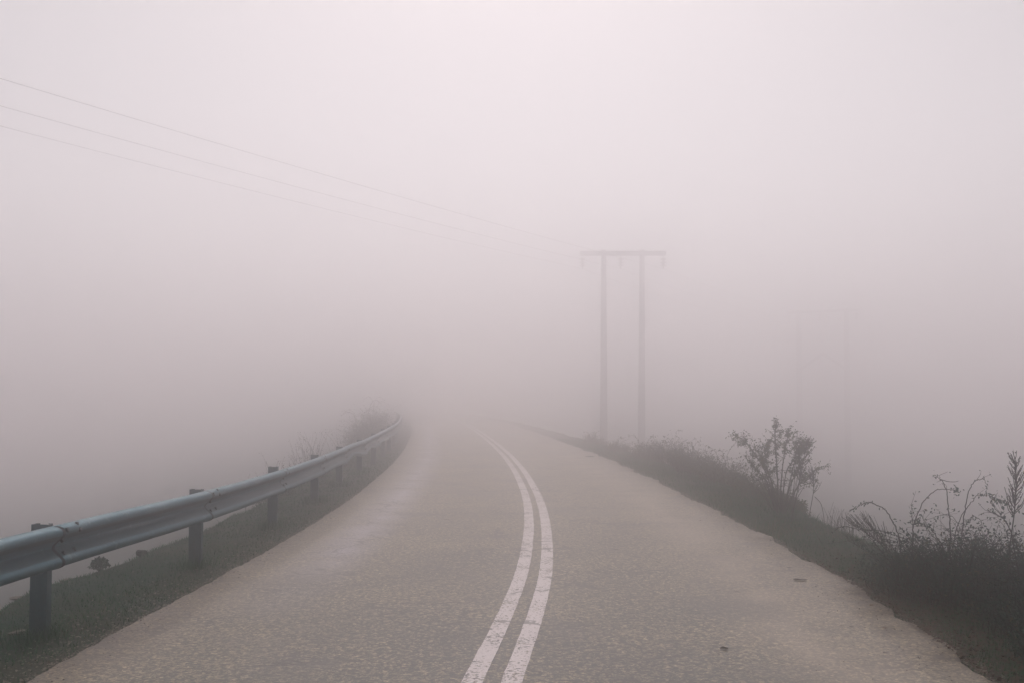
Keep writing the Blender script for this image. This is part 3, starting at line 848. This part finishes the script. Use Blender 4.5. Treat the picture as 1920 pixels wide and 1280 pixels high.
for k, (x, y, n, h, lab) in enumerate([(-4.35, 19.5, 40, .75, 'clump of thin dry weeds behind the third visible barrier post'),
                                       (-4.45, 23.5, 60, .95, 'taller clump of thin dry weeds behind the bent part of the barrier'),
                                       (-4.3, 27.0, 50, .85, 'clump of dry weeds in front of the bushes behind the barrier')]):
    def f(sb, lb, rn, x=x, y=y, n=n, h=h):
        for _ in range(n):
            x0 = x + rn.gauss(0, .15); y0 = y + rn.gauss(0, .3); z0 = gz(x0, y0) - .02; hh = h * rn.uniform(.4, 1.1); dx = rn.gauss(0, .12) * hh * 2
            c = [(x0, y0, z0), (x0 + dx * .3, y0, z0 + hh * .6), (x0 + dx, y0 + rn.gauss(0, .1), z0 + hh)]
            cane(sb, lb, c, .003, rn, .2, .025, .25, 1, .4)
        thicket(sb, lb, x, y, .35, .7, h * .5, 90, rn, .003, .5, .035)
    plant('dry_weed', (x, y), lab, 'dry weed', 'weed clumps behind the barrier', f, 80 + k, leaf=M_SHRUB)

# --- dark tuft and stones at the edge of the left slope
def f_tuft(sb, lb, rn):
    for _ in range(340):
        a = rn.uniform(0, 6.28); e = rn.uniform(0, 1.4)
        p = Vector((-4.25, 11.1, gz(-4.25, 11.1) + .03)) + Vector((math.cos(a) * math.cos(e) * .10, math.sin(a) * math.cos(e) * .10, math.sin(e) * .10)) * rn.uniform(.7, 1)
        lb.leaf(p, rv(rn) + Vector((0, 0, .5)), rv(rn), rn.uniform(.02, .04), .02)
    for _ in range(30):
        a = rn.uniform(0, 6.28)
        sb.tube([(-4.25, 11.1, gz(-4.25, 11.1) - .02), (-4.25 + math.cos(a) * .08, 11.1 + math.sin(a) * .08, gz(-4.25, 11.1) + .09)], .003, .002, 3)
plant('grass_tuft', (-4.25, 11.1), 'small round dark green plant at the slope edge under the barrier', 'plant', None, f_tuft, 91)
def rock(name, x, y, sx, sy, sz, rz, m, label, cat, group, seed, sink=.3):
    rn = random.Random(seed); n, k = 8, 12; vs, fs = [], []
    ca, sa = math.cos(rz), math.sin(rz)
    for i in range(n + 1):
        th = math.pi * i / n
        for j in range(k):
            ph = 2 * math.pi * j / k
            d = Vector((math.sin(th) * math.cos(ph), math.sin(th) * math.sin(ph), math.cos(th)))
            r = 1 + .16 * math.sin(3 * d.x + seed) * math.cos(2.3 * d.y + seed * 2) + rn.uniform(-.05, .05) * math.sin(th)
            if d.z > .55: r *= .55 / d.z + .12
            px, py_, pz = d.x * sx * r, d.y * sy * r, d.z * sz * r
            vs.append((px * ca - py_ * sa, px * sa + py_ * ca, pz))
    for i in range(n):
        for j in range(k):
            j2 = (j + 1) % k
            fs.append((i * k + j, (i + 1) * k + j, (i + 1) * k + j2, i * k + j2))
    mb = MB(); z = gz(x, y) + sz * (1 - sink)
    mb.add([(a + x, b + y, c + z) for a, b, c in vs], fs)
    o = mb.build(name, m, base=(x, y, gz(x, y)))
    return tag(o, label, cat, group)
rock('rock', -4.20, 12.2, .06, .055, .045, .3, M_ROCK, 'small dark rock at the slope edge past the green tuft', 'rock', None, 1)
ST = 'pale stones on the left verge'
rock('stone', -4.42, 10.75, .085, .045, .022, .7, M_STONE, 'pale flat stone at the slope edge between first and second post', 'stone', ST, 2)
rock('stone', -4.60, 10.1, .10, .05, .02, .2, M_STONE, 'long pale flat stone on the slope edge just left of the first post', 'stone', ST, 3)
rock('stone', -3.70, 8.10, .085, .022, .016, .9, M_STONE, 'thin pale stone lying at the foot of the first visible post', 'stone', ST, 4)
rock('stone', -4.85, 10.9, .05, .04, .02, .2, M_STONE, 'small pale stone lowest on the slope left of the first post', 'stone', ST, 5)

# ------------------------------------------------------------------ grass, litter and grit (uncountable)
def blades(name, n, sampler, hmin, hmax, w, m, label, seed, lean=.5):
    r = np.random.default_rng(seed)
    x, y = sampler(r, n); z = ground_z(x, y) - .004
    n = len(x)
    h = r.uniform(hmin, hmax, n); a = r.uniform(0, 2 * math.pi, n); b = r.uniform(0, 2 * math.pi, n)
    ww = w * r.uniform(.6, 1.3, n) * (1 + np.clip(y - 10, 0, 30) * .05)
    sx, sy = np.cos(a) * ww / 2, np.sin(a) * ww / 2
    lx, ly = np.cos(b) * h * lean * r.uniform(.1, 1.2, n), np.sin(b) * h * lean * r.uniform(.1, 1.2, n)
    P = np.empty((n, 5, 3))
    P[:, 0] = np.stack([x - sx, y - sy, z], -1); P[:, 1] = np.stack([x + sx, y + sy, z], -1)
    P[:, 2] = np.stack([x + sx * .7 + lx * .35, y + sy * .7 + ly * .35, z + h * .6], -1)
    P[:, 3] = np.stack([x - sx * .7 + lx * .35, y - sy * .7 + ly * .35, z + h * .6], -1)
    P[:, 4] = np.stack([x + lx, y + ly, z + h], -1)
    i = np.arange(n)[:, None] * 5
    tri = np.concatenate([i + np.array([[0, 1, 2]]), i + np.array([[0, 2, 3]]), i + np.array([[3, 2, 4]])], 0)
    o = np_mesh(name, P.reshape(-1, 3), tri, m)
    return tag(o, label, 'grass', kind='stuff')
def left_verge(r, n):
    y = 4.5 + (r.random(n) ** 1.5) * 30; e = r.random(n) ** .9 * 2.4 + .03
    x = fL(y) - e
    k = noise2(x * 1.6, y * 1.6, 77) + .75 + .5 * np.clip(1 - e, 0, 1) * 0 > r.random(n) * .9
    return x[k], y[k]
def right_verge(r, n):
    y = 5 + (r.random(n) ** 1.4) * 38; e = r.random(n) ** .9 * 2.2 - .07
    x = fR(y) + e + 0.10 * noise1(y * .9, 3, 2)
    k = noise2(x * 1.4, y * 1.4, 78) + .8 > r.random(n) * .9
    return x[k], y[k]
blades('grass', 70000, left_verge, .012, .045, .006, M_GRASS, 'short dark green grass of the left verge below the barrier', 5, .8)
blades('grass', 60000, right_verge, .02, .08, .006, M_GRASS, 'short green grass of the right verge', 6, .7)
def rdry(r, n):
    x, y = right_verge(r, n); k = noise2(x * .8, y * .5, 31) > .05; return x[k], y[k]
blades('dry_grass', 16000, rdry, .02, .09, .005, M_DRY, 'straw-coloured dead grass among the green of the right verge', 8, 1.2)
def ldry(r, n):
    x, y = left_verge(r, n); k = noise2(x * .9, y * .6, 32) > .18; return x[k], y[k]
def rtall(r, n):
    x, y = right_verge(r, n); k = (noise2(x * 2.2, y * 1.6, 55) > .25) & (x - fR(y) > .15); return x[k], y[k]
blades('grass', 9000, rtall, .07, .20, .005, M_GRASS, 'longer tufts of green grass on the right verge', 17, .9)
def ltall(r, n):
    x, y = left_verge(r, n); k = noise2(x * 2.5, y * 2.5, 56) > .38; return x[k], y[k]
blades('grass', 9000, ltall, .04, .11, .005, M_GRASS, 'longer tufts of green grass on the left verge', 18, .9)
def posts_s(r, n):
    k = r.integers(2, 9, n); px = np.array([p[0] for p in POSTS])[k]; pp = np.array([p[1] for p in POSTS])[k]
    return px + r.normal(0, .10, n), pp + r.normal(0, .12, n)
blades('grass', 2600, posts_s, .05, .16, .005, M_GRASS, 'grass growing up round the feet of the barrier posts', 19, .8)
blades('dry_grass', 9000, ldry, .01, .04, .006, M_DRY, 'scattered straw-coloured dead grass on the left verge', 9, 1.6)

def flakes(name, n, sampler, size, m, label, cat, seed, zo=.006, tilt=.35):
    r = np.random.default_rng(seed); x, y = sampler(r, n); n = len(x)
    z = np.maximum(ground_z(x, y), np.where((x > fL(y) - .02) & (x < fR(y) + .02), 0.0, -9)) + zo
    s = size * r.uniform(.5, 1.3, n); a = r.uniform(0, 6.28, n)
    P = np.empty((n, 4, 3))
    for k, (u, v) in enumerate(((-1, 0), (0, -.6), (1, 0), (0, .6))):
        P[:, k] = np.stack([x + (u * np.cos(a) - v * np.sin(a)) * s, y + (u * np.sin(a) + v * np.cos(a)) * s, z + r.uniform(0, tilt, n) * s], -1)
    i = np.arange(n)[:, None] * 4
    o = np_mesh(name, P.reshape(-1, 3), np.concatenate([i + np.array([[0, 1, 2]]), i + np.array([[0, 2, 3]])], 0), m)
    return tag(o, label, cat, kind='stuff')
def lit_r(r, n):
    y = r.uniform(5.5, 12.5, n); e = r.random(n) ** 1.3 * 1.6 - .03; x = fR(y) + e
    k = r.random(n) < np.clip((12.5 - y) / 3.0, 0, 1); return x[k], y[k]
flakes('leaf_litter', 9000, lit_r, .018, M_LITTER, 'brown fallen leaves and twigs under the near right brambles', 'leaf litter', 10, .02, 1.0)
def grit(r, n):
    y = 5.5 + r.random(n) ** 1.4 * 14; x = fL(y) - np.abs(r.normal(0, .35, n)) - .02; return x, y
flakes('grit', 2600, grit, .012, M_STONE, 'pale grit and gravel scattered over the left verge', 'gravel', 12, .015, .9)
def gritr(r, n):
    y = 5.5 + r.random(n) ** 1.2 * 12; s = r.random(n) < .5
    x = np.where(s, fL(y) + np.abs(r.normal(0, .12, n)), fR(y) + .03 * noise1(y * 3, 1) - np.abs(r.normal(0, .35, n))); return x, y
def crumb(r, n):
    y = 5.5 + r.random(n) ** 1.2 * 16; s = r.random(n) < .45
    return np.where(s, fL(y) - np.abs(r.normal(0, .07, n)) + .02, fR(y) + .09 * noise1(y * .9, 3, 2) + np.abs(r.normal(0, .10, n)) - .03), y
flakes('loose_gravel', 4200, crumb, .011, M_STONE, 'pale crumbled chippings strewn beyond the asphalt edges', 'gravel', 14, .008, .8)
flakes('loose_gravel', 1300, gritr, .009, M_FALLEN, 'dark grit lying along both edges of the asphalt', 'gravel', 13, .004, .7)

# ------------------------------------------------------------------ fallen leaves on the road
def fallen(x, y, L, W, rz, m, label, curl=.3, group='fallen leaves on the road'):
    mb = MB(); n = 7; vs, fs = [], []
    ca, sa = math.cos(rz), math.sin(rz)
    for i in range(n + 1):
        t = i / n; w = W * .5 * math.sin(math.pi * t ** .8) * (1 + .25 * math.sin(9 * t + x * 7)) + .0015
        for j, s in enumerate((-1, 0, 1)):
            px = (t - .5) * L; p_y = s * w; z = .006 + curl * (abs(s) * w * .7 + (t - .5) ** 2 * L * .35)
            vs.append((x + px * ca - p_y * sa, y + px * sa + p_y * ca, z))
    for i in range(n):
        for j in range(2):
            fs.append((i * 3 + j, (i + 1) * 3 + j, (i + 1) * 3 + j + 1, i * 3 + j + 1))
    mb.add(vs, fs)
    o = mb.build('fallen_leaf', m, base=(x, y, .004))
    return tag(o, label, 'leaf', group)
fallen(2.66, 9.94, .14, .07, .05, M_FALLEN, 'largest dark fallen leaf, near the right edge of the asphalt', .45)
fallen(2.74, 10.65, .05, .03, .2, M_FALLEN, 'small dark leaf just beyond the largest one at the right edge')
fallen(1.43, 7.26, .075, .045, .1, M_FALLEN, 'dark curled leaf on the right lane nearest the camera', .6)
fallen(1.80, 9.40, .04, .02, .0, M_FALLEN, 'small flat dark leaf in the middle of the right lane')
fallen(2.50, 9.62, .03, .02, .6, M_FALLEN, 'tiny dark leaf just in front of the largest one')
fallen(2.92, 8.75, .055, .035, .4, M_FALLENY, 'ochre leaf on the right verge edge by the brambles', .4)
fallen(2.73, 7.9, .04, .03, .1, M_FALLENY, 'ochre leaf on the asphalt under the near brambles')
fallen(2.50, 7.95, .04, .02, .1, M_FALLEN, 'small dark leaf left of the ochre one near the brambles')
fallen(2.44, 7.97, .035, .02, -.2, M_FALLEN, 'smaller dark leaf, left of a pair near the brambles')
fallen(2.47, 7.15, .04, .025, .3, M_FALLEN, 'small dark leaf closest to the bottom right corner')
fallen(2.48, 8.45, .04, .02, .2, M_FALLEN, 'small dark leaf farther out from the brambles')
fallen(1.15, 11.9, .06, .03, -.1, M_FALLEN, 'thin dark leaf right of the white lines, middle distance')
fallen(1.5, 11.0, .05, .02, 0, M_FALLEN, 'thin dark leaf between the white lines and the largest leaf')
fallen(1.95, 9.35, .05, .018, .0, M_FALLEN, 'sliver-like dark leaf right of the small flat one')
fallen(-.9, 14.8, .09, .03, .1, M_FALLEN, 'dark leaf in the middle of the left lane, far out')
fallen(-1.85, 11.6, .12, .02, .5, M_FALLEN, 'thin dark twig-like leaf on the pale wheel track of the left lane', .2)
fallen(2.2, 30.0, .35, .10, .1, M_LEAF, 'leafy twig poking over the right asphalt edge before the poles', .6)

# ------------------------------------------------------------------ fog
hm = bpy.data.materials.new('haze'); hm.use_nodes = True
ht = hm.node_tree
for n_ in list(ht.nodes):
    if n_.type == 'BSDF_PRINCIPLED': ht.nodes.remove(n_)
pv = ht.nodes.new('ShaderNodeVolumePrincipled')
pv.inputs['Color'].default_value = (*HAZE_COLOR, 1)
pv.inputs['Density'].default_value = HAZE_DENSITY
pv.inputs['Anisotropy'].default_value = HAZE_G
ht.links.new(pv.outputs[0], ht.nodes['Material Output'].inputs['Volume'])
zlow = float(V[:, 2].min()) - 1.0
mb = MB(); mb.box((0, 150, (zlow + HAZE_TOP) / 2), (680, 580, HAZE_TOP - zlow))
hz = mb.build('haze', hm)
tag(hz, 'pale pinkish fog filling the whole valley', 'fog', kind='stuff')
